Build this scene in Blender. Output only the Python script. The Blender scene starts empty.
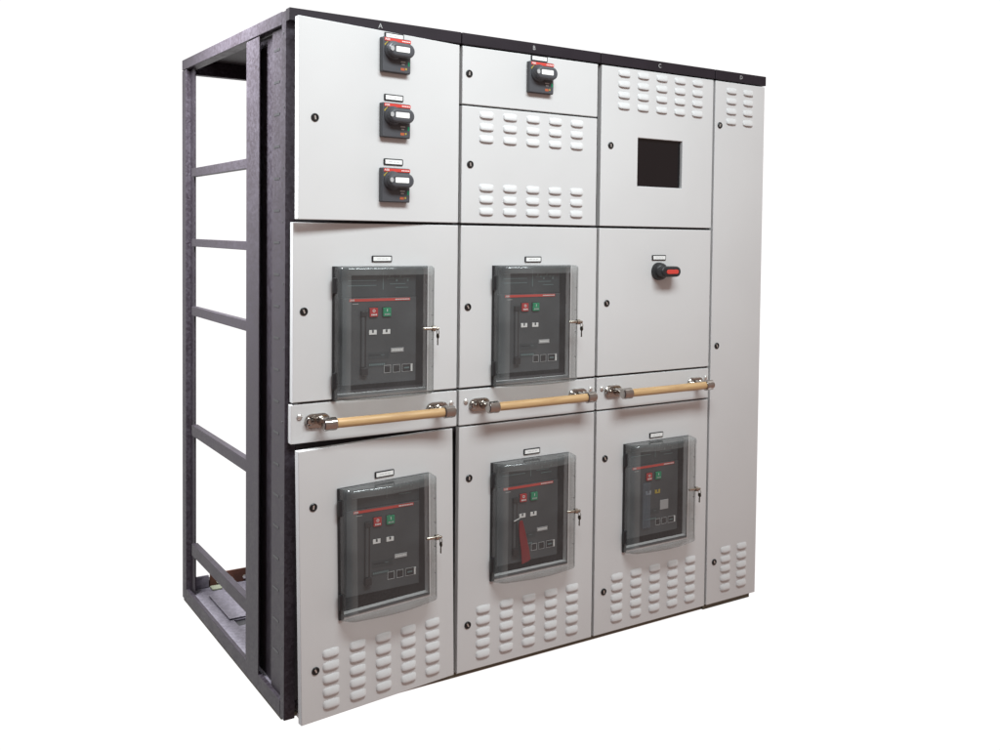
import bpy, bmesh, math, random
from mathutils import Vector, Matrix
random.seed(7)
SC = bpy.context.scene
COL = SC.collection
PI = math.pi

# ------------------------------------------------------------------ materials
def new_mat(name):
    m = bpy.data.materials.new(name); m.use_nodes = True
    nt = m.node_tree
    return m, nt, nt.nodes['Principled BSDF']

def simple(name, col, rough=.5, metal=0, bump=0, bscale=300, var=0, vscale=6, spec=.5):
    m, nt, b = new_mat(name)
    b.inputs['Base Color'].default_value = (*col, 1)
    b.inputs['Roughness'].default_value = rough
    b.inputs['Metallic'].default_value = metal
    b.inputs['Specular IOR Level'].default_value = spec
    tc = nt.nodes.new('ShaderNodeTexCoord')
    if var:
        n = nt.nodes.new('ShaderNodeTexNoise'); n.inputs['Scale'].default_value = vscale
        n.inputs['Detail'].default_value = 5
        nt.links.new(tc.outputs['Object'], n.inputs['Vector'])
        r = nt.nodes.new('ShaderNodeMapRange')
        r.inputs['From Min'].default_value = .3; r.inputs['From Max'].default_value = .7
        r.inputs['To Min'].default_value = 1 - var; r.inputs['To Max'].default_value = 1 + var
        nt.links.new(n.outputs['Fac'], r.inputs['Value'])
        mx = nt.nodes.new('ShaderNodeVectorMath'); mx.operation = 'SCALE'
        mx.inputs[0].default_value = col
        nt.links.new(r.outputs[0], mx.inputs['Scale'])
        nt.links.new(mx.outputs[0], b.inputs['Base Color'])
        r2 = nt.nodes.new('ShaderNodeMapRange')
        r2.inputs['To Min'].default_value = rough * .85; r2.inputs['To Max'].default_value = min(1, rough * 1.2)
        nt.links.new(n.outputs['Fac'], r2.inputs['Value']); nt.links.new(r2.outputs[0], b.inputs['Roughness'])
    if bump:
        n = nt.nodes.new('ShaderNodeTexNoise'); n.inputs['Scale'].default_value = bscale
        n.inputs['Detail'].default_value = 2
        nt.links.new(tc.outputs['Object'], n.inputs['Vector'])
        bp = nt.nodes.new('ShaderNodeBump'); bp.inputs['Strength'].default_value = bump
        bp.inputs['Distance'].default_value = .001
        nt.links.new(n.outputs['Fac'], bp.inputs['Height']); nt.links.new(bp.outputs[0], b.inputs['Normal'])
    return m

def galvanised(name, lo, hi, metal=.55, rough=.48):
    m, nt, b = new_mat(name)
    tc = nt.nodes.new('ShaderNodeTexCoord')
    v = nt.nodes.new('ShaderNodeTexVoronoi'); v.inputs['Scale'].default_value = 120
    nz = nt.nodes.new('ShaderNodeTexNoise'); nz.inputs['Scale'].default_value = 9; nz.inputs['Detail'].default_value = 6
    nt.links.new(tc.outputs['Object'], v.inputs['Vector']); nt.links.new(tc.outputs['Object'], nz.inputs['Vector'])
    mx = nt.nodes.new('ShaderNodeMath'); mx.operation = 'MULTIPLY_ADD'; mx.inputs[1].default_value = .45
    sep = nt.nodes.new('ShaderNodeSeparateColor'); nt.links.new(v.outputs['Color'], sep.inputs[0])
    nt.links.new(sep.outputs[0], mx.inputs[0])
    m2 = nt.nodes.new('ShaderNodeMath'); m2.operation = 'MULTIPLY'; m2.inputs[1].default_value = .55
    nt.links.new(nz.outputs['Fac'], m2.inputs[0]); nt.links.new(m2.outputs[0], mx.inputs[2])
    cr = nt.nodes.new('ShaderNodeValToRGB')
    cr.color_ramp.elements[0].color = (*lo, 1); cr.color_ramp.elements[1].color = (*hi, 1)
    cr.color_ramp.elements[0].position = .2; cr.color_ramp.elements[1].position = .8
    nt.links.new(mx.outputs[0], cr.inputs[0]); nt.links.new(cr.outputs[0], b.inputs['Base Color'])
    b.inputs['Metallic'].default_value = metal; b.inputs['Specular IOR Level'].default_value = .25
    rr = nt.nodes.new('ShaderNodeMapRange'); rr.inputs['To Min'].default_value = rough - .12; rr.inputs['To Max'].default_value = rough + .15
    nt.links.new(mx.outputs[0], rr.inputs['Value']); nt.links.new(rr.outputs[0], b.inputs['Roughness'])
    return m

def wood(name):
    m, nt, b = new_mat(name)
    tc = nt.nodes.new('ShaderNodeTexCoord')
    mp = nt.nodes.new('ShaderNodeMapping'); mp.inputs['Scale'].default_value = (9, 130, 130)
    nz = nt.nodes.new('ShaderNodeTexNoise'); nz.inputs['Scale'].default_value = 1; nz.inputs['Detail'].default_value = 6
    nz.inputs['Distortion'].default_value = .6
    nt.links.new(tc.outputs['Object'], mp.inputs[0]); nt.links.new(mp.outputs[0], nz.inputs['Vector'])
    cr = nt.nodes.new('ShaderNodeValToRGB')
    cr.color_ramp.elements[0].color = (.46, .275, .125, 1); cr.color_ramp.elements[0].position = .3
    cr.color_ramp.elements[1].color = (.63, .43, .215, 1); cr.color_ramp.elements[1].position = .72
    nt.links.new(nz.outputs['Fac'], cr.inputs[0]); nt.links.new(cr.outputs[0], b.inputs['Base Color'])
    b.inputs['Roughness'].default_value = .42
    return m

def smoked(name, tint, haze, hazecol):
    """thin clear plastic: tinted transmission, a fresnel sheen and a pale haze painted in for dust and reflected light"""
    m = bpy.data.materials.new(name); m.use_nodes = True
    nt = m.node_tree; nt.nodes.clear()
    out = nt.nodes.new('ShaderNodeOutputMaterial')
    tr = nt.nodes.new('ShaderNodeBsdfTransparent'); tr.inputs[0].default_value = (*tint, 1)
    gl = nt.nodes.new('ShaderNodeBsdfGlossy'); gl.inputs['Roughness'].default_value = .12
    df = nt.nodes.new('ShaderNodeBsdfDiffuse'); df.inputs[0].default_value = (*hazecol, 1)
    fc = nt.nodes.new('ShaderNodeLayerWeight'); fc.inputs['Blend'].default_value = .5
    pw = nt.nodes.new('ShaderNodeMath'); pw.operation = 'POWER'; pw.inputs[1].default_value = 4.5
    nt.links.new(fc.outputs['Facing'], pw.inputs[0])
    lw = nt.nodes.new('ShaderNodeMath'); lw.operation = 'MULTIPLY_ADD'; lw.inputs[1].default_value = .75; lw.inputs[2].default_value = .05
    nt.links.new(pw.outputs[0], lw.inputs[0])
    tc = nt.nodes.new('ShaderNodeTexCoord')
    nz = nt.nodes.new('ShaderNodeTexNoise'); nz.inputs['Scale'].default_value = 7; nz.inputs['Detail'].default_value = 3
    nt.links.new(tc.outputs['Object'], nz.inputs['Vector'])
    mr = nt.nodes.new('ShaderNodeMapRange'); mr.inputs['To Min'].default_value = haze * .6; mr.inputs['To Max'].default_value = haze * 1.4
    mr.inputs['From Min'].default_value = .3; mr.inputs['From Max'].default_value = .7
    nt.links.new(nz.outputs['Fac'], mr.inputs['Value'])
    a = nt.nodes.new('ShaderNodeMixShader'); c = nt.nodes.new('ShaderNodeMixShader')
    nt.links.new(mr.outputs[0], a.inputs[0]); nt.links.new(tr.outputs[0], a.inputs[1]); nt.links.new(df.outputs[0], a.inputs[2])
    nt.links.new(lw.outputs[0], c.inputs[0]); nt.links.new(a.outputs[0], c.inputs[1]); nt.links.new(gl.outputs[0], c.inputs[2])
    nt.links.new(c.outputs[0], out.inputs[0])
    return m

M = dict(
    paint=simple('light_grey_paint', (.606, .604, .600), .50, bump=.25, bscale=380, var=.028, vscale=2.2),
    strip=simple('dark_strip_paint', (.017, .012, .017), .5, bump=.2, var=.1, vscale=10, spec=.25),
    galv=galvanised('galvanised_steel', (.026, .019, .025), (.060, .051, .063), .22),
    recess=galvanised('galvanised_steel_lightened', (.030, .023, .029), (.066, .057, .069), .2),  # same galvanised steel, coloured paler to lift the shade in the groove
    floorplate=galvanised('galvanised_floor_steel', (.15, .135, .165), (.27, .25, .29), .35, .5),
    dark=simple('dark_interior_steel', (.045, .042, .046), .6, var=.2),
    plinth=simple('olive_plinth_paint', (.115, .105, .070), .6, var=.15, vscale=12),
    chrome=simple('polished_chrome', (.46, .43, .40), .12, 1, var=.06, vscale=40),
    brass=simple('nickel_lock_barrel', (.47, .43, .37), .24, 1),
    wood=wood('turned_beech'),
    black=simple('black_plastic', (.016, .016, .018), .42, var=.1),
    lockblack=simple('black_lock_plastic', (.012, .012, .012), .35),
    grey=simple('dark_grey_plastic', (.062, .064, .072), .46, var=.06, vscale=20),
    face=simple('breaker_face_plastic', (.060, .066, .070), .5, var=.05, vscale=15),
    face2=simple('breaker_upper_plastic', (.042, .052, .056), .45, var=.08, vscale=15),
    tealline=simple('pale_teal_print', (.13, .19, .19), .6),
    red=simple('red_strip_print', (.62, .055, .040), .4),
    redbtn=simple('red_button_plastic', (.48, .022, .022), .4),
    redtag=simple('red_tag_plastic', (.23, .007, .010), .5, var=.1),
    green=simple('green_button_plastic', (.0, .27, .12), .4),
    white=simple('white_label', (.82, .82, .80), .45),
    pale=simple('pale_grey_label', (.42, .42, .42), .5),
    yellow=simple('yellow_label', (.42, .31, .04), .5),
    orange=simple('orange_print', (.42, .10, .035), .5),
    metalwhite=simple('bright_zinc', (.70, .69, .66), .3, .8),
    keymetal=simple('dark_key_metal', (.12, .10, .075), .35, .8),
    copper=simple('oxidised_copper', (.105, .040, .024), .55, .3, var=.35, vscale=14),
    foam=simple('pale_foam', (.25, .26, .19), .8),
    smoke=smoked('smoked_clear_plastic', (.83, .835, .83), .040, (.75, .78, .80)),
    smokerim=smoked('smoked_rim_painted_haze', (.80, .805, .80), .145, (.62, .66, .66)),  # stronger haze in the colour imitates light reflected by the cover walls
    edge=simple('cover_edge_plastic', (.20, .205, .20), .3),
    glass=simple('dark_display_glass', (.006, .005, .006), .12),
    sheen=smoked('bluish_painted_reflection', (.84, .87, .90), .09, (.30, .45, .55)),  # bluish reflection, painted as a tinted sheet
    floor=simple('white_studio_paper', (.93, .925, .915), .8),
)

# ------------------------------------------------------------------ mesh helpers
class MB:
    def __init__(s): s.bm = bmesh.new(); s.mats = []
    def mi(s, m):
        if m not in s.mats: s.mats.append(m)
        return s.mats.index(m)
    def box(s, x0, x1, y0, y1, z0, z1, m, bev=0, seg=2):
        b = bmesh.new()
        bmesh.ops.create_cube(b, size=1)
        for v in b.verts:
            v.co = Vector((x0 + (v.co.x + .5) * (x1 - x0), y0 + (v.co.y + .5) * (y1 - y0), z0 + (v.co.z + .5) * (z1 - z0)))
        if bev:
            bmesh.ops.bevel(b, geom=b.edges[:], offset=bev, segments=seg, profile=.5, affect='EDGES', clamp_overlap=True)
        s.join(b, m); return s
    def join(s, b, m, smooth=False, mtx=None):
        i = s.mi(m); mp = {}
        for v in b.verts: mp[v] = s.bm.verts.new(mtx @ v.co if mtx else v.co)
        for f in b.faces:
            try: nf = s.bm.faces.new([mp[v] for v in f.verts])
            except ValueError: continue
            nf.material_index = i; nf.smooth = smooth or f.smooth
        b.free(); return s
    def cyl(s, p0, p1, r, m, n=24, r1=None, bev=0, smooth=True):
        """closed tapered round bar; profile revolved about p0-p1"""
        r1 = r if r1 is None else r1
        p0 = Vector(p0); p1 = Vector(p1); L = (p1 - p0).length
        prof = [(0, 0), (max(r - bev, 1e-5), 0), (r, bev), (r1, L - bev), (max(r1 - bev, 1e-5), L), (0, L)] if bev else [(0, 0), (r, 0), (r1, L), (0, L)]
        return s.lathe(p0, p1 - p0, prof, m, n)
    def lathe(s, org, axis, prof, m, n=24):
        q = Vector((0, 0, 1)).rotation_difference(Vector(axis).normalized()).to_matrix()
        org = Vector(org); i = s.mi(m); rings = []
        for r, h in prof:
            if r < 1e-6: rings.append([s.bm.verts.new(org + q @ Vector((0, 0, h)))])
            else: rings.append([s.bm.verts.new(org + q @ Vector((r * math.cos(2 * PI * k / n), r * math.sin(2 * PI * k / n), h))) for k in range(n)])
        for a, b in zip(rings, rings[1:]):
            for k in range(n):
                k2 = (k + 1) % n
                vs = [a[k % len(a)], a[k2 % len(a)], b[k2 % len(b)], b[k % len(b)]]
                u = []
                for v in vs:
                    if v not in u: u.append(v)
                if len(u) > 2:
                    f = s.bm.faces.new(u); f.material_index = i; f.smooth = True
        return s
    def prism(s, pts, y0, y1, m, bev=0):
        """outline pts (x,z) extruded from y0 (front) to y1"""
        b = bmesh.new()
        fr = [b.verts.new((x, y0, z)) for x, z in pts]; bk = [b.verts.new((x, y1, z)) for x, z in pts]
        b.faces.new(fr); b.faces.new(bk[::-1]); n = len(pts)
        for k in range(n): b.faces.new([fr[k], bk[k], bk[(k + 1) % n], fr[(k + 1) % n]])
        bmesh.ops.recalc_face_normals(b, faces=b.faces[:])
        if bev:
            es = [e for e in b.edges if all(abs(v.co.y - y0) < 1e-6 for v in e.verts)]
            bmesh.ops.bevel(b, geom=es, offset=bev, segments=3, profile=.5, affect='EDGES', clamp_overlap=True)
        return s.join(b, m)
    def build(s, name, parent=None, mtx=None, smooth_angle=35):
        bmesh.ops.recalc_face_normals(s.bm, faces=s.bm.faces[:])
        for e in s.bm.edges:
            if len(e.link_faces) == 2 and e.calc_face_angle() > math.radians(smooth_angle): e.smooth = False
        me = bpy.data.meshes.new(name); s.bm.to_mesh(me); s.bm.free()
        for m in s.mats: me.materials.append(m)
        o = bpy.data.objects.new(name, me); COL.objects.link(o)
        if parent: o.parent = parent
        if mtx is not None: o.matrix_local = mtx
        return o

def obround(cx, cz, w, h, n=10):
    r = min(w, h) / 2; pts = []
    if w >= h:
        for k in range(n + 1):
            a = -PI / 2 + PI * k / n; pts.append((cx + w / 2 - r + r * math.cos(a), cz + r * math.sin(a)))
        for k in range(n + 1):
            a = PI / 2 + PI * k / n; pts.append((cx - w / 2 + r + r * math.cos(a), cz + r * math.sin(a)))
    else:
        for k in range(n + 1):
            a = PI * k / n; pts.append((cx + r * math.cos(a), cz + h / 2 - r + r * math.sin(a)))
        for k in range(n + 1):
            a = PI + PI * k / n; pts.append((cx + r * math.cos(a), cz - h / 2 + r + r * math.sin(a)))
    return pts

def rrect(x0, x1, z0, z1, r, n=4):
    pts = []
    for cx, cz, a0 in ((x1 - r, z1 - r, 0), (x0 + r, z1 - r, PI / 2), (x0 + r, z0 + r, PI), (x1 - r, z0 + r, 1.5 * PI)):
        for k in range(n + 1):
            a = a0 + PI / 2 * k / n; pts.append((cx + r * math.cos(a), cz + r * math.sin(a)))
    return pts

def text_into(mb, body, x, y, z, size, m, align='CENTER', depth=.0004):
    """lettering standing in the x-z plane, facing -y"""
    cu = bpy.data.curves.new('lettering', 'FONT'); cu.body = body; cu.size = size; cu.align_x = align; cu.align_y = 'CENTER'
    cu.extrude = depth
    o = bpy.data.objects.new('lettering_source', cu); COL.objects.link(o)
    dg = bpy.context.evaluated_depsgraph_get(); dg.update()
    me = bpy.data.meshes.new_from_object(o.evaluated_get(dg))
    b = bmesh.new(); b.from_mesh(me)
    mt = Matrix.Translation((x, y, z)) @ Matrix.Rotation(PI / 2, 4, 'X')
    mb.join(b, m, mtx=mt)
    bpy.data.objects.remove(o); bpy.data.curves.remove(cu); bpy.data.meshes.remove(me)

def tag(o, label=None, cat=None, group=None, kind=None):
    if label: o['label'] = label
    if cat: o['category'] = cat
    if group: o['group'] = group
    if kind: o['kind'] = kind
    return o

def empty(name, loc=(0, 0, 0)):
    o = bpy.data.objects.new(name, None); COL.objects.link(o); o.location = loc; o.empty_display_size = .1
    return o

# ------------------------------------------------------------------ measures
XA, XB, XC, XD, XE = 0.0, .582, 1.158, 1.727, 2.013       # bay dividers
T = .024                                                   # door depth
Z_TOP = 2.195
GROUND = -.014

cab = empty('switchgear_cabinet', (0, 0, GROUND))
tag(cab, 'light grey four bay switchgear cabinet with open galvanised side frame and three wooden handrails', 'switchgear cabinet')
I = Matrix.Translation((0, 0, -GROUND))                    # parts are written in the front-plane frame
def part(mb, name, mtx=None, parent=None, label=None):
    if parent is None:
        o = mb.build(name, cab, I @ mtx if mtx is not None else I)
    else:
        o = mb.build(name, parent)
    if label: o['label'] = label
    return o

# ------------------------------------------------------------------ doors
LW, LH = .056, .0245
def louvre(mb, x, ztop):
    nu, nv, H = 18, 8, .0088
    b = bmesh.new(); g = []
    for j in range(nv + 1):
        row = []
        v = j / nv                                         # 0 bottom lip, 1 top
        hv = .86 + .14 * v / .13 if v < .13 else math.cos((v - .13) / .87 * PI / 2) ** .85
        for i in range(nu + 1):
            u = i / nu
            e = max(0, 1 - abs(2 * u - 1) ** 3.6) ** .5
            inset = .010 * (1 - e)
            row.append(b.verts.new((x + LW * u, -H * hv * e - .0002, ztop - LH + LH * v - inset * (v - .5))))
        g.append(row)
    for j in range(nv):
        for i in range(nu):
            f = b.faces.new([g[j][i], g[j][i + 1], g[j + 1][i + 1], g[j + 1][i]]); f.smooth = True
    low = [b.verts.new((v.co.x, .0005, v.co.z + .0035)) for v in g[0]]
    for i in range(nu): b.faces.new([g[0][i + 1], g[0][i], low[i], low[i + 1]])
    mb.join(b, M['paint'])

def door_shell(mb, x0, x1, z0, z1, hole=None):
    b = bmesh.new()
    if hole:
        xs = [x0, hole[0], hole[1], x1]; zs = [z0, hole[2], hole[3], z1]
    else:
        xs = [x0, x1]; zs = [z0, z1]
    F = [[b.verts.new((x, 0, z)) for x in xs] for z in zs]
    B = [[b.verts.new((x, T, z)) for x in xs] for z in zs]
    nx, nz = len(xs) - 1, len(zs) - 1
    solid = {(i, j) for i in range(nx) for j in range(nz) if not (hole and (i, j) == (1, 1))}
    for (i, j) in solid:
        b.faces.new([F[j][i], F[j][i + 1], F[j + 1][i + 1], F[j + 1][i]])
        b.faces.new([B[j][i], B[j + 1][i], B[j + 1][i + 1], B[j][i + 1]])
        for (di, dj, p, q) in ((-1, 0, (j + 1, i), (j, i)), (1, 0, (j, i + 1), (j + 1, i + 1)), (0, -1, (j, i), (j, i + 1)), (0, 1, (j + 1, i + 1), (j + 1, i))):
            if (i + di, j + dj) not in solid:
                b.faces.new([F[p[0]][p[1]], B[p[0]][p[1]], B[q[0]][q[1]], F[q[0]][q[1]]])
    bmesh.ops.recalc_face_normals(b, faces=b.faces[:])
    es = [e for e in b.edges if len(e.link_faces) == 2 and e.calc_face_angle() > 1 and all(v.co.y < 1e-6 for v in e.verts)
          or (len(e.link_faces) == 2 and e.calc_face_angle() > 1 and abs(e.verts[0].co.y - e.verts[1].co.y) > T * .9 and not hole)]
    bmesh.ops.bevel(b, geom=es, offset=.0022, segments=2, profile=.5, affect='EDGES', clamp_overlap=True)
    mb.join(b, M['paint'])

def lock(parent, x, z, ang=0):
    mb = MB()
    mb.lathe((x, 0, z), (0, -1, 0), [(0, 0), (.0125, 0), (.0125, .0025), (.0105, .004), (.0092, .004), (.0085, .0015), (0, .0015)], M['lockblack'], 28)
    c, s = math.cos(ang), math.sin(ang)
    b = bmesh.new(); bmesh.ops.create_cube(b, size=1)
    mt = Matrix.Translation((x, -.0025, z)) @ Matrix.Rotation(ang, 4, 'Y') @ Matrix.Diagonal((.0045, .003, .0120, 1))
    mb.join(b, M['metalwhite'], mtx=mt)
    return mb.build('lock', parent)

def name_plate(parent, x, z, w=.0690, h=.0205):
    """engraved plate: black rim, white face, a faint line of lettering"""
    mb = MB()
    mb.prism(rrect(x - w / 2, x + w / 2, z - h / 2, z + h / 2, .003), -.0035, .0002, M['black'], .0006)
    mb.box(x - w / 2 + .0048, x + w / 2 - .0040, -.0044, -.0030, z - h / 2 + .0036, z + h / 2 - .0036, M['white'])
    for k, (a, bb) in enumerate(((-.018, -.004), (-.001, .008), (.011, .019))):
        mb.box(x + a, x + bb, -.0047, -.0043, z - .0008, z + .0008, M['pale'])
    return mb.build('name_plate', parent)

def make_door(x0, x1, z0, z1, hole=None, louvres=(), locks=(), plates=(), mtx=None, screws=(), name='door', label=None, skew=0):
    mb = MB(); door_shell(mb, x0, x1, z0, z1, hole)
    for xs, zs in louvres:
        for z in zs:
            for x in xs: louvre(mb, x, z)
    if skew:
        for v in mb.bm.verts:
            if v.co.z > 2.1: v.co.z += skew * (x1 - v.co.x) / (x1 - x0)
    o = part(mb, name, mtx, label=label)
    for (x, z) in locks: lock(o, x, z, random.uniform(-.5, .5))
    for (x, z) in plates: name_plate(o, x, z)
    for (x, z) in screws:
        s = MB(); s.lathe((x, 0, z), (0, -1, 0), [(0, 0), (.0095, 0), (.0085, .004), (.005, .0068), (0, .0072)], M['metalwhite'], 20)
        s.build('screw', o)
    return o

def hinge(x, z, out=0, sag=0):
    """a door swung out about its right edge, and hanging a little low on its left"""
    t = Matrix.Translation((x, 0, z))
    return t @ Matrix.Rotation(math.radians(out), 4, 'Z') @ Matrix.Rotation(math.radians(-sag), 4, 'Y') @ t.inverted()

MT_A = hinge(.576, 2.15, 5.2, 0)
MT_M = hinge(.576, 1.55, .5, .0)
MT_L = hinge(.574, .05, 4.3, .95)

CW, CH = .326, .4175                                       # window cover on its door
COVERS = dict(A2=(.1385, .9965, MT_M), B2=(.7115, .9955, None), A1=(.1560, .3100, MT_L), B1=(.7135, .3085, None), C1=(1.2935, .3085, None))
def hole(k):
    x, z, _ = COVERS[k]
    return (x + .012, x + CW - .003, z + .012, z + CH - .006)

def cols(x, n, p=.0938): return [x + p * k for k in range(n)]
def rows(z, n, p=.0405): return [z - p * k for k in range(n)]

# bay A
make_door(.010, .5765, 1.5575, 2.152, locks=[(.062, 1.866)], plates=[(.3285, 2.1535 - .008), (.3285, 1.951), (.3285, 1.747)], mtx=MT_A, label='plain top door swung slightly open with three rotary handles', skew=.013)
make_door(.0125, .5765, .9965, 1.549, hole('A2'), locks=[(.047, 1.276)], plates=[(.3015, 1.437)], mtx=MT_M)
make_door(.009, .5775, .868, .989, screws=[(.036, .951), (.556, .949)], name='handrail_panel')
make_door(.030, .5755, .010, .8615, hole('A1'), [(cols(.100, 5, .0910), rows(.228, 5))], [(.076, .683), (.077, .170)], [(.318, .7490)], MT_L, label='lower door hanging ajar, tilted down at its lock side')
# bay B
make_door(.5875, 1.148, 1.9585, 2.152, locks=[(.613, 2.061)], plates=[(.8905, 2.1425)])
make_door(.5875, 1.148, 1.5575, 1.9525, louvres=[(cols(.654, 5), rows(1.940, 3)), (cols(.656, 5), rows(1.693, 3))], locks=[(.620, 1.756)])
make_door(.5875, 1.153, .9965, 1.549, hole('B2'), locks=[(.616, 1.272)], plates=[(.8745, 1.4335)])
make_door(.5865, 1.1535, .868, .989, screws=[(.612, .949), (1.134, .950)], name='handrail_panel')
make_door(.5875, 1.1535, .010, .8615, hole('B1'), [(cols(.660, 5), rows(.2300, 5, .0395))], [(.627, .683), (.627, .172)], [(.879, .7475)])
# bay C
SX0, SX1, SZ0, SZ1 = 1.340, 1.5625, 1.7115, 1.8955
c_top = make_door(1.166, 1.7215, 1.5575, 2.152, (SX0, SX1, SZ0, SZ1), [(cols(1.243, 5, .0915), rows(2.1440, 4))], [(1.211, 1.858)])
make_door(1.1645, 1.7215, .9965, 1.549, locks=[(1.203, 1.268)], plates=[(1.451, 1.4385)])
make_door(1.1635, 1.7220, .868, .989, screws=[(1.186, .948), (1.707, .951)], name='handrail_panel')
make_door(1.1645, 1.7215, .010, .8615, hole('C1'), [(cols(1.243, 5, .0925), rows(.2310, 5, .0395))], [(1.205, .681), (1.208, .172)], [(1.452, .7450)])
# bay D
make_door(1.7325, 2.0105, .010, 2.152, None, [(cols(1.793, 2), rows(2.1310, 4, .0415)), (cols(1.807, 2, .0915), rows(.2385, 5, .0395))], [(1.759, 1.974), (1.764, 1.078), (1.772, .183)], name='door', label='tall narrow plain door at the right end')

mb = MB(); mb.box(SX0 + .001, SX1 - .001, .0135, .019, SZ0 + .001, SZ1 - .001, M['glass'])
mb.build('display_glass', c_top)

# ------------------------------------------------------------------ top strip with bay letters
mb = MB()
for a, b in ((0.0, XB - .0015), (XB + .0015, XC - .0015), (XC + .0015, XD - .0015), (XD + .0015, XE)):
    mb.box(a, b, -.004, .03, 2.1565, Z_TOP, M['strip'], .002)
st = part(mb, 'top_strip')
for ch, x in (('A', .2915), ('B', .867), ('C', 1.438), ('D', 1.869)):
    t = MB(); text_into(t, ch, x, -.0046, 2.1765, .021, M['pale']); t.build('lettering', st)

# ------------------------------------------------------------------ carcass
def rack(mb):                                              # the rear of the frame stands a little high
    for v in mb.bm.verts:
        if v.co.z > 2.08: v.co.z += .016 * max(0, v.co.y) / 1.3
mb = MB()                                                  # front posts behind the doors
mb.box(.000, .034, .027, .066, -.002, Z_TOP - .004, M['galv'], .002)
mb.box(.034, .060, .040, .050, .05, 2.15, M['dark'])
fp_ = part(mb, 'front_post')
for z in (2.125, 2.02, 1.90, 1.715, 1.55, 1.36, 1.16, .93, .70, .46, .22):
    s = MB(); s.lathe((-.0001, .046 + .006 * math.sin(z * 9), z), (-1, 0, 0), [(0, 0), (.0042, 0), (.0040, .0006), (0, .0006)], M['black'], 14); s.build('hole', fp_)
mb = MB()
for x in (XB, XC, XD): mb.box(x - .045, x + .045, .058, .074, .02, 2.150, M['dark'])
mb.box(XE - .04, XE - .006, T + .004, .06, .0, 2.156, M['dark'])
for z in (1.553, .993, .865, 1.9555):
    mb.box(.036, XE - .05, T + .008, .046, z - .02, z + .02, M['dark'])
mb.box(.036, XE - .05, T + .008, .046, 2.13, 2.156, M['dark'])
part(mb, 'inner_frame')

mb = MB()                                                  # wide channel between front post and rear opening
mb.box(.000, .004, .288, .428, .045, 2.152, M['galv'], .001)
mb.box(.004, .045, .4245, .4285, .045, 2.152, M['floorplate']); mb.box(.0260, .0300, .1900, .4240, .045, 2.152, M['recess'])  # web and groove back in paler steel, their shade lightened by colour
mb.box(.010, .060, .4292, .4330, .045, 2.152, M['galv'])
ch_ = part(mb, 'side_channel')
mb = MB()
mb.box(.0120, .0155, .0665, .192, .046, 2.151, M['galv'], .001); mb.box(.0156, .0258, .1885, .192, .046, 2.151, M['galv'])
pl_ = part(mb, 'slotted_plate')
for k in range(20):
    s = MB()
    z = 2.088 - .1005 * k
    s.box(.0112, .0130, .118, .172, z - .0036, z + .0036, M['black'])
    s.build('slot', pl_)

def post(x0, x1, name='rear_post'):
    mb = MB(); mb.box(x0, x1, 1.245, 1.305, -.002, 2.150, M['galv'], .002)
    mb.box(x0 + .018 if x0 < 1 else x0, x0 + .022 if x0 < 1 else x0 + .004, 1.180, 1.245, .044, 2.150, M['galv'])
    rack(mb); return part(mb, name)
post(0, .040); post(XE - .043, XE - .003)

mb = MB(); mb.box(0, .042, .0665, 1.306, 2.152, Z_TOP - .002, M['galv'], .002); rack(mb)
tr = part(mb, 'top_side_rail')
mb = MB(); mb.box(.0425, XE - .0435, 1.262, 1.304, 2.135, Z_TOP - .003, M['galv'], .002); rack(mb); part(mb, 'top_rear_rail')
mb = MB(); mb.box(.0425, XE - .004, .031, 1.3, Z_TOP - .0018, Z_TOP + .0018, M['dark']); rack(mb); part(mb, 'top_cover')
mb = MB(); mb.box(XE - .0025, XE + .0005, .0255, 1.306, .012, 2.15, M['paint']); part(mb, 'side_panel')

for z0, z1, y in ((1.732, 1.7655, 0), (1.4545, 1.4845, 0), (1.178, 1.2135, 0), (.6930, .7365, 0), (.2050, .2530, 0)):
    mb = MB(); mb.box(.0065, .0295, .4335, 1.1795, z0, z1, M['galv'], .0015)
    part(mb, 'side_rail')

mb = MB()
mb.box(0, .014, .0665, 1.2445, -.002, .048, M['galv'], .002)
part(mb, 'bottom_side_rail')
mb = MB(); mb.box(.041, XE - .044, 1.262, 1.304, -.001, .062, M['galv'], .002); part(mb, 'bottom_rear_rail')
mb = MB()
mb.box(.0145, XE - .004, .068, .76, .036, .040, M['floorplate'])
part(mb, 'floor_plate')
mb = MB(); mb.box(.060, XE - .05, .835, 1.130, .041, .045, M['floorplate'], .001); mb.box(.0145, XE - .05, .8285, 1.243, .034, .038, M['floorplate'])
part(mb, 'floor_plate')
mb = MB(); mb.box(.075, XE - .045, .763, .828, .028, .032, M['dark']); mb.box(.0145, .0745, .763, .828, .034, .038, M['floorplate']); part(mb, 'floor_gap')
mb = MB()
for x in (.02, XB, XC, XD): mb.box(max(.096, x - .003), max(.099, x + .003), .0745, .4355, .041, 2.18, M['galv'])
mb.box(.0965, XE - .004, .436, .440, .041, 2.185, M['galv'])
part(mb, 'compartment_wall')
mb = MB()
mb.box(.055, XE - .065, .030, .039, GROUND, .011, M['plinth'])
mb.box(XD + .004, XE - .018, .018, .0295, GROUND, .009, M['plinth'], .001)
mb.box(.004, .054, .066, 1.30, GROUND, -.0025, M['plinth'])
mb.box(.055, XE - .065, 1.262, 1.30, GROUND, -.0015, M['plinth'])
part(mb, 'plinth')
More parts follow.
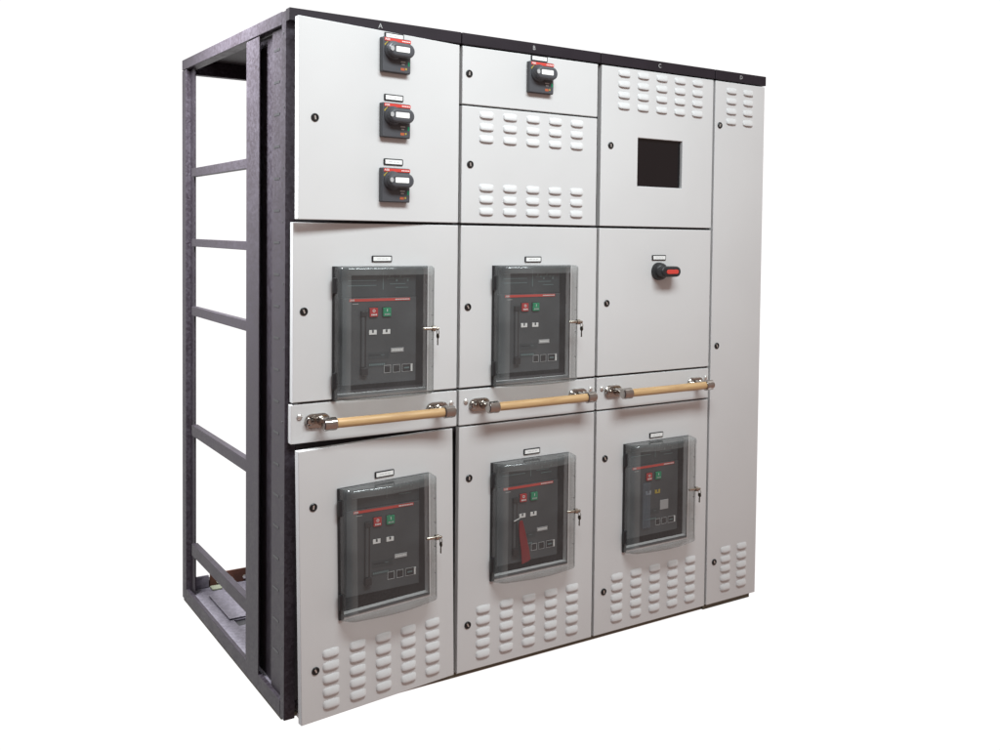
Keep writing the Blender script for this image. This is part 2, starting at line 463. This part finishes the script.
# copper bar bolted across the back of the floor
mb = MB(); mb.box(.095, 1.9, 1.246, 1.254, .002, .092, M['copper'], .001); cb = part(mb, 'copper_bar')
for x in (.128, .181, .235, .290, .344):
    s = MB(); s.lathe((x, 1.246, .056), (0, -1, 0), [(0, 0), (.0085, 0), (.0085, .006), (.004, .0075), (0, .008)], M['metalwhite'], 6); s.build('bolt', cb)
mb = MB(); mb.box(.090, .130, 1.19, 1.235, .0385, .0470, M['foam'], .003); mb.box(.030, .090, 1.2455, 1.256, .0385, .088, M['floorplate'], .001)
part(mb, 'bar_support')
mb = MB(); mb.lathe((.045, .085, .0485), (0, 0, 1), [(0, 0), (.011, 0), (.011, .008), (.006, .010), (.006, .02), (0, .02)], M['metalwhite'], 6)
mb.box(.030, .080, .070, .13, .0405, .0465, M['floorplate'], .001)
part(mb, 'corner_bracket')

# ------------------------------------------------------------------ rotary handles of the small breakers
def rotary(x, z, mtx):
    r = empty('rotary_handle'); r.parent = cab; r.matrix_local = (I @ mtx if mtx is not None else I) @ Matrix.Translation((x, 0, z))
    w, h = .1005, .1085
    b = MB(); b.prism(rrect(-w / 2, w / 2, -h / 2, h / 2, .004), -.020, .0003, M['grey'], .003)
    b.prism(rrect(-w / 2 + .0015, w / 2 - .0015, -h / 2 - .0005, -h / 2 + .004, .001), -.018, -.001, M['black'])
    b.build('base_plate', r)
    s = MB(); s.box(-w / 2 + .006, w / 2 - .0005, -.0213, -.0195, h / 2 - .0125, h / 2 - .0025, M['red'])
    text_into(s, 'ABB', -w / 2 + .016, -.0218, h / 2 - .0075, .0095, M['white'])
    for k in range(5): s.box(w / 2 - .032 + k * .006, w / 2 - .0275 + k * .006, -.0216, -.0212, h / 2 - .0092, h / 2 - .0062, M['white'])
    s.build('brand_strip', r)
    # round boss, then the oval lever across it
    g = MB()
    cz = .0135
    g.lathe((-.014, -.020, cz), (0, -1, 0), [(0, 0), (.031, 0), (.029, .010), (.024, .016), (0, .016)], M['grey'], 32)
    g.prism(obround(.0045, cz, .090, .046), -.052, -.030, M['grey'], .009)
    g.build('grip', r)
    p = MB(); p.prism(rrect(-.021, .028, cz - .0075, cz + .0095, .003), -.0532, -.0505, M['white'])
    p.build('grip_label', r)
    p = MB(); p.prism(obround(-.033, cz + .001, .012, .015), -.0530, -.0508, M['pale']); p.build('grip_pin', r)
    for a in ((.014, .031, -.0205, -.0165, 'pale'), (.017, .028, -.0285, -.0245, 'pale'), (.040, .046, -.030, -.017, 'green'),
              (.014, .028, -.0455, -.0375, 'orange'), (.031, .036, -.0430, -.0370, 'yellow')):
        p = MB(); p.box(a[0], a[1], -.0206, -.0196, a[2], a[3], M[a[4]]); p.build('position_mark', r)
    p = MB(); p.prism([(-.042, .026), (-.030, .038), (-.033, .041), (-.045, .030)], -.0206, -.0196, M['yellow']); p.build('position_mark', r)
    return r
for x, z, mt in ((.3285, 2.0835, MT_A), (.3290, 1.878, MT_A), (.3290, 1.673, MT_A), (.8905, 2.0740, None)): rotary(x, z, mt)

# round knob handle of bay C
r = empty('rotary_knob'); r.parent = cab; r.matrix_local = I @ Matrix.Translation((1.4495, 0, 1.3855))
b = MB(); b.lathe((0, 0, 0), (0, -1, 0), [(0, 0), (.0345, 0), (.0345, .010), (.032, .022), (.026, .030), (.018, .033), (0, .033)], M['black'], 40)
b.build('hub', r)
b = MB(); b.prism(obround(.020, .0, .098, .041), -.060, -.026, M['black'], .009); b.build('grip', r)
b = MB(); b.prism(obround(.0235, .0, .060, .017), -.0615, -.058, M['red'], .001); b.build('red_inlay', r)

# ------------------------------------------------------------------ wooden handrails
def handrail(xl, xr):
    r = empty('handrail'); r.parent = cab; r.matrix_local = I @ Matrix.Translation((xl, 0, .934))
    L = xr - xl; Y = -.072; R = .0165
    b = MB(); b.cyl((.030, Y, 0), (L - .004, Y, 0), R - .0015, M['wood'], 28); b.build('rod', r)
    for side in (0, 1):
        fx = 0 if side == 0 else L - .006                  # centre of the flange on the panel
        f = MB()
        f.prism(obround(fx + .004, .0, .082, .047), -.009, .0003, M['chrome'], .005)
        for q in (-.024, .030):
            f.lathe((fx + q, -.009, .001), (0, -1, 0), [(0, 0), (.0125, 0), (.0120, .006), (.0080, .0105), (0, .0120)], M['chrome'], 20)
        f.build('flange', r)
        a = MB()
        px = .016 if side == 0 else L + .001
        a.lathe((px, -.006, 0), (0, -1, 0), [(.0, 0), (.0165, 0), (.0125, .010), (.0115, .022), (.0125, .040), (.0150, .060), (.0, .060)], M['chrome'], 28)
        a.build('stem', r)
        c = MB()
        x0, x1 = (-.004, .038) if side == 0 else (L - .014, L + .026)
        prof = [(0, 0), (.0165, 0), (.0195, .003), (.0205, .012), (.0195, .020), (.0205, .026), (.0205, x1 - x0 - .003), (.0180, x1 - x0), (0, x1 - x0)]
        c.lathe((x0, Y, 0), (1, 0, 0), prof, M['chrome'], 32) if side == 0 else c.lathe((x1, Y, 0), (-1, 0, 0), prof, M['chrome'], 32)
        c.build('end_cap', r)
    return r
for a, b in ((.088, .505), (.660, 1.078), (1.233, 1.652)): handrail(a, b)

# ------------------------------------------------------------------ clear window covers
def cover(key):
    x, z, mt = COVERS[key]
    r = empty('window_cover'); r.parent = cab; r.matrix_local = (I @ mt if mt is not None else I) @ Matrix.Translation((x, 0, z))
    # black mounting frame round the cut-out
    f = MB()
    f.box(-.002, .014, -.0085, .0005, 0, CH, M['black'], .001)
    f.box(.0141, CW, -.0040, .0005, CH - .0065, CH, M['black'], .001)
    f.box(.0141, CW, -.0030, .0005, .004, .013, M['face'], .001)
    f.box(CW - .0035, CW - .0005, -.0015, .0005, .0135, CH - .0070, M['black'])
    for hz in (.035, CH - .085): f.box(-.006, .006, -.020, -.0086, hz, hz + .05, M['black'], .002)
    f.build('mounting_frame', r)
    # plan outline of the bulged cover
    D0, D1, RL, RR = .060, .078, .042, .016
    out = [(.002, -.009)]
    n = 7
    for k in range(n + 1):
        a = PI / 2 * k / n; out.append((.004 + RL * (1 - math.cos(a)), -(D0 - RL) - RL * math.sin(a)))
    m_ = 12; xa, xb = .004 + RL, CW + .001 - RR
    for k in range(1, m_):
        t = k / m_; out.append((xa + (xb - xa) * t, -D0 - (D1 - D0) * math.sin(PI * t) ** 1.0))
    for k in range(n + 1):
        a = PI / 2 * k / n; out.append((xb + RR * math.sin(a), -(D0 - RR) - RR * math.cos(a)))
    out.append((CW + .001, -.007))
    s = MB(); bm = s.bm; i = s.mi(M['smoke']); i2 = s.mi(M['smokerim'])
    zr = [.0, .004, .010, .024, CH - .026, CH - .010, CH - .004, CH]        # rolled edges top and bottom
    ins = [.006, .0015, 0, 0, 0, 0, .0015, .006]
    cx = CW / 2
    rings = []
    for zz, q in zip(zr, ins):
        rings.append([bm.verts.new((px + (cx - px) * q / cx * (1 if abs(py) > .02 else 0), py + (q if py < -.03 else 0), zz)) for px, py in out])
    for q, (a, b2) in enumerate(zip(rings, rings[1:])):
        for k in range(len(out) - 1):
            fc = bm.faces.new([a[k], a[k + 1], b2[k + 1], b2[k]]); fc.material_index = i if n <= k < len(out) - 2 and q == 3 else i2; fc.smooth = True
    for rg in (rings[0], rings[-1]):
        fc = bm.faces.new(rg); fc.material_index = i2
    s.build('clear_shell', r, smooth_angle=50)
    # moulded rim lines: thin thick-edged bead round the right side and along the bottom
    e = MB()
    ex = CW + .0012
    e.box(ex - .0012, ex + .0004, -.0425, -.0410, .006, CH - .006, M['edge'])
    for hz in (.085, .175, .255, .335): e.box(ex - .0012, ex + .0006, -.0409, -.0330, hz, hz + .002, M['edge'])
    e.build('rim_bead', r)
    k = MB()
    lz = .2135
    k.lathe((CW - .045, -.060, lz + .002), (1, -.12, -.03), [(0, 0), (.0045, 0), (.0055, .004), (.0055, .030), (.0095, .031), (.0095, .042), (.0045, .043), (.0045, .054), (0, .054)], M['brass'], 24)
    k.build('cover_lock', r)
    return r
for k in COVERS: cover(k)

# ------------------------------------------------------------------ keys hanging in the cover locks
KEYL = dict(A2='small dark key hanging from the cover lock of the window above the left handrail',
            B2='small dark key hanging from the cover lock of the window above the middle handrail',
            A1='small dark key hanging from the cover lock on the ajar lower left door',
            B1='small dark key in the cover lock beside the breaker with the red tag',
            C1='small dark key in the cover lock of the window below the right handrail')
def world_of(key, p):
    x, z, mt = COVERS[key]
    m = (mt if mt is not None else Matrix.Identity(4)) @ Matrix.Translation((x, 0, z))
    return m @ Vector(p)
for n_, key in enumerate(COVERS):
    k = empty('key'); k.location = world_of(key, (CW + .0035, -.070, .206))
    tag(k, KEYL[key], 'key', 'keys hanging in the cover locks')
    if n_ == 0:
        b = MB(); b.lathe((0, .0, -.016), (1, 0, 0), [(.0, -.0012), (.0085, -.0012), (.0085, .0012), (0, .0012)], M['keymetal'], 20); bow = b.build('bow', k)
        b = MB(); b.box(-.001, .001, -.0026, .0026, -.046, -.0235, M['keymetal'], .0004)
        for q in range(3): b.box(-.001, .001, .0026, .0044 - .0008 * (q % 2), -.044 + q * .005, -.0415 + q * .005, M['keymetal'])
        bl = b.build('blade', k)
        b = MB()
        nseg = 20
        bmx = b.bm; ii = b.mi(M['keymetal']); rr = []
        for q in range(nseg):
            a = 2 * PI * q / nseg; c = Vector((0, .008 * math.cos(a), -.004 + .008 * math.sin(a)))
            rad = Vector((0, math.cos(a), math.sin(a)))
            rr.append([bmx.verts.new(c + rad * .0012 * math.cos(2 * PI * w / 6) + Vector((.0012 * math.sin(2 * PI * w / 6), 0, 0))) for w in range(6)])
        for q in range(nseg):
            for w in range(6):
                fc = bmx.faces.new([rr[q][w], rr[q][(w + 1) % 6], rr[(q + 1) % nseg][(w + 1) % 6], rr[(q + 1) % nseg][w]]); fc.material_index = ii; fc.smooth = True
        rg = b.build('key_ring', k)
        proto = [bow, bl, rg]
    else:
        for p in proto:
            c = p.copy(); COL.objects.link(c); c.parent = k

# ------------------------------------------------------------------ circuit breakers standing behind the windows
def breaker(key, label, variant='plain'):
    x, z, mt = COVERS[key]
    ox = x + CW / 2 + .010
    r = empty('circuit_breaker', (ox, .030, z - GROUND))
    tag(r, label, 'circuit breaker', 'circuit breakers behind the window covers')
    # local: x centred, y 0 = face, z 0 = bottom of the window
    b = MB()
    b.box(-.128, .128, 0, .33, .020, .300, M['face'], .002)
    b.build('front_shield', r)
    b = MB(); b.box(-.128, .128, .004, .325, .3005, .402, M['face2'], .002)
    for zz, xa, xb in ((.354, -.108, -.012), (.338, -.108, -.012), (.371, -.108, -.05), (.360, .025, .105), (.342, .035, .09), (.330, .055, .100)):
        b.box(xa, xb, .0030, .0045, zz, zz + .0022, M['tealline'])
    b.box(.010, .0125, .0030, .0045, .325, .385, M['tealline'])
    for q in range(6): b.box(.030 + q * .013, .036 + q * .013, .0030, .0045, .365 - (q % 3) * .007, .372 - (q % 3) * .007, M['tealline'])
    b.build('arc_chute_cover', r)
    b = MB(); b.box(-.105, .105, -.0020, .0005, .2885, .2970, M['red'])
    text_into(b, 'ABB', -.096, -.0026, .2927, .0085, M['white'])
    for q in range(9): b.box(.052 + q * .0057, .0562 + q * .0057, -.0026, -.0018, .2910, .2945, M['white'])
    b.build('brand_strip', r)
    b = MB(); b.box(-.095, -.075, -.0012, .0005, .2795, .2815, M['pale']); b.build('type_mark', r)
    def button(nm, xa, xb, m, sym):
        b = MB(); b.prism(rrect(xa - .002, xb + .002, .236, .269, .002), -.0008, .0005, M['black'])
        b.prism(rrect(xa, xb, .238, .267, .002), -.007, .0004, m, .0015)
        if sym == 'O':
            b.lathe(((xa + xb) / 2, -.0070, .2575), (0, -1, 0), [(.0028, 0), (.0048, 0), (.0048, .0006), (.0028, .0006)], M['white'], 18)
        else:
            b.box((xa + xb) / 2 - .001, (xa + xb) / 2 + .001, -.0077, -.0069, .2535, .2625, M['white'])
        for q in range(4): b.box(xa + .005 + q * .005, xa + .0085 + q * .005, -.0077, -.0069, .2425, .2475, M['white'] if sym == 'O' else M['pale'])
        b.build(nm, r)
    button('off_button', -.038, -.010, M['redbtn'], 'O'); button('on_button', .008, .036, M['green'], 'I')
    for q, (xa, mm) in enumerate(((-.038, 'white'), (.009, 'yellow' if variant == 'label' else 'white'))):
        b = MB(); b.box(xa, xa + .026, -.0020, .0005, .180, .195, M['pale' if q == 0 and variant == 'label' else mm], .0005)
        b.box(xa + .010, xa + .016, -.0024, -.0019, .186, .195, M['face'])
        b.build('status_window', r)
    if variant != 'label':
        b = MB(); b.box(-.0535, -.048, -.0022, .0005, .062, .254, M['black'])
        b.box(-.068, -.046, -.012, .0004, .240, .258, M['black'], .002); b.box(-.068, -.045, -.014, .0004, .050, .075, M['black'], .002)
        b.box(-.0665, -.0550, -.009, .0004, .0755, .2395, M['face'], .003)
        b.build('charging_lever', r)
        b = MB(); b.box(.038, .083, -.0020, .0005, .119, .133, M['pale'], .0005)
        for q in range(7): b.box(.042 + q * .0055, .046 + q * .0055, -.0023, -.0019, .1235, .1285, M['white'])
        b.build('nameplate', r)
    else:
        b = MB(); b.box(.036, .078, -.0020, .0005, .112, .150, M['pale'], .0005); b.build('nameplate', r)
        b = MB(); b.box(-.058, -.020, -.0100, -.0086, .052, .232, M['sheen']); b.build('painted_reflection', r)  # the sheet is a painted reflection on the left of this breaker
    b = MB()
    b.box(-.040, .032, -.0010, .0005, .100, .122, M['face2']); b.box(-.040, .024, -.0010, .0005, .074, .090, M['face2'])
    for xa, xb in ((-.038, .004), (-.038, .016)):
        b.box(xa, xb, -.0014, -.0009, .112, .1135, M['tealline'])
    for q in range(8): b.box(-.037 + q * .007, -.032 + q * .007, -.0014, -.0009, .079, .085, M['tealline'])
    b.build('rating_plate', r)
    b = MB()
    for xa, xb, th in ((.014, .038, .0016), (.046, .070, .0012), (.078, .116, .0012)):
        for (p, q_, s_, t_) in ((xa, xb, .052, .052 + th), (xa, xb, .078 - th, .078), (xa, xa + th, .052 + th, .078 - th), (xb - th, xb, .052 + th, .078 - th)):
            b.box(p, q_, -.0016, .0005, s_, t_, M['pale'])
        b.box(xa + .003, xb - .003, -.0030, .0004, .056, .074, M['black'], .001)
    b.box(.108, .1135, -.0036, -.0005, .053, .077, M['white'])
    b.box(.084, .102, -.0036, -.0029, .063, .068, M['tealline'])
    b.build('trip_unit', r)
    return r
breaker('A2', 'dark grey circuit breaker behind the window above the left handrail')
breaker('B2', 'dark grey circuit breaker behind the window above the middle handrail')
breaker('A1', 'dark grey circuit breaker behind the window of the ajar lower left door')
breaker('B1', 'dark grey circuit breaker with a red tag hanging over its charging lever')
breaker('C1', 'circuit breaker with a square pale label and yellow status window below the right handrail', 'label')

# red tag hung on the breaker in the lower middle window
x, z, _ = COVERS['B1']
tg = empty('lockout_tag', (x + CW / 2 + .010, .012, z - GROUND))
tag(tg, 'red wedge shaped tag hanging in front of the lower middle circuit breaker', 'tag')
b = MB()
b.prism([(-.047, .176), (-.036, .176), (-.028, .150), (-.018, .112), (-.006, .064), (.000, .030), (-.010, .024), (-.036, .018), (-.040, .070), (-.048, .120), (-.050, .160)], -.0035, .0015, M['redtag'], .0012)
b.build('tag_body', tg)
b = MB(); b.cyl((-.068, .004, .176), (-.046, .002, .184), .0017, M['white'], 10); b.build('tie', tg)

# ------------------------------------------------------------------ setting
mb = MB(); mb.box(.060, XE - .07, .050, 1.255, GROUND - .012, GROUND - .0005, M['floor'])
fl = mb.build('floor'); tag(fl, kind='structure')

# ------------------------------------------------------------------ world: white studio backdrop ahead, a dimmer room behind the camera
ROOM_LOW, ROOM_HIGH = (.378, .240, .200), (.385, .330, .310)
w = bpy.data.worlds.new('World'); SC.world = w; w.use_nodes = True
nt = w.node_tree; bg = nt.nodes['Background']
tc = nt.nodes.new('ShaderNodeTexCoord'); sp = nt.nodes.new('ShaderNodeSeparateXYZ')
nt.links.new(tc.outputs['Generated'], sp.inputs[0])
def ramp(sock, a, b):
    n = nt.nodes.new('ShaderNodeMapRange'); n.interpolation_type = 'SMOOTHSTEP'
    n.inputs['From Min'].default_value = a; n.inputs['From Max'].default_value = b
    nt.links.new(sock, n.inputs['Value']); return n.outputs[0]
def mixc(fac, a, b):
    n = nt.nodes.new('ShaderNodeMix'); n.data_type = 'RGBA'
    nt.links.new(fac, n.inputs['Factor'])
    for k, v in (('A', a), ('B', b)):
        if isinstance(v, tuple): n.inputs[k].default_value = (*v, 1)
        else: nt.links.new(v, n.inputs[k])
    return n.outputs['Result']
dt = nt.nodes.new('ShaderNodeVectorMath'); dt.operation = 'DOT_PRODUCT'; dt.inputs[1].default_value = (.588, .809, 0)
nt.links.new(tc.outputs['Generated'], dt.inputs[0])
mm = nt.nodes.new('ShaderNodeMath'); mm.operation = 'MULTIPLY'
nt.links.new(ramp(dt.outputs['Value'], .08, .30), mm.inputs[0]); nt.links.new(ramp(sp.outputs['Z'], -.82, -.62), mm.inputs[1])
rl = nt.nodes.new('ShaderNodeVectorMath'); rl.operation = 'DOT_PRODUCT'; rl.inputs[1].default_value = (-.85, .53, 0)
nt.links.new(tc.outputs['Generated'], rl.inputs[0])
room = mixc(ramp(sp.outputs['Z'], -.5, .6), ROOM_LOW, ROOM_HIGH)
room = mixc(ramp(rl.outputs['Value'], -.15, .45), room, (.085, .065, .075))
nt.links.new(mixc(mm.outputs[0], room, (1.06, 1.05, 1.05)), bg.inputs[0])
bg.inputs[1].default_value = 1

def area(name, loc, target, sx, sy, power, col, spread=180):
    l = bpy.data.lights.new(name, 'AREA'); l.shape = 'RECTANGLE'; l.size = sx; l.size_y = sy; l.energy = power; l.color = col; l.spread = math.radians(spread)
    o = bpy.data.objects.new(name, l); COL.objects.link(o); o.location = loc
    o.rotation_euler = (Vector(target) - Vector(loc)).to_track_quat('-Z', 'Y').to_euler()
    return o
area('overhead_lamp', (.50, -2.4, 4.0), (.62, 0, 1.60), 2.7, .8, 52, (.90, .99, 1.02), 95)
area('added_side_lamp', (-.52, .48, 2.75), (-.08, .62, 1.95), .5, .9, 68, (.93, .97, 1), 105)  # added lamp close to the left frame, brightens its upper part

# ------------------------------------------------------------------ camera
CAM = Vector((-1.00466667, -2.99692381, 1.5232381 - 0)); yaw, pit, rol = .6249, -.036, .0142
f, U0, V0 = 994.6031, 597.1735, 270.7795
fw = Vector((math.sin(yaw) * math.cos(pit), math.cos(yaw) * math.cos(pit), math.sin(pit)))
r0 = Vector((math.cos(yaw), -math.sin(yaw), 0)); u0 = r0.cross(fw)
rt = math.cos(rol) * r0 + math.sin(rol) * u0; up = -math.sin(rol) * r0 + math.cos(rol) * u0
cd = bpy.data.cameras.new('camera'); cam = bpy.data.objects.new('camera', cd); COL.objects.link(cam)
m = Matrix((rt, up, -fw)).transposed().to_4x4(); m.translation = CAM; cam.matrix_world = m
cd.sensor_fit = 'HORIZONTAL'; cd.sensor_width = 36; cd.lens = f / 1000 * 36
cd.shift_x = (500 - U0) / 1000; cd.shift_y = (V0 - 375) / 1000
cd.clip_start = .05; cd.clip_end = 500
SC.camera = cam
SC.view_settings.view_transform = 'Standard'; SC.view_settings.look = 'None'
SC.view_settings.exposure = 0; SC.view_settings.gamma = 1; SC.view_settings.use_curve_mapping = False
SC.cycles.use_denoising = True
SC.cycles.transparent_max_bounces = 16
SC.cycles.sample_clamp_indirect = 8
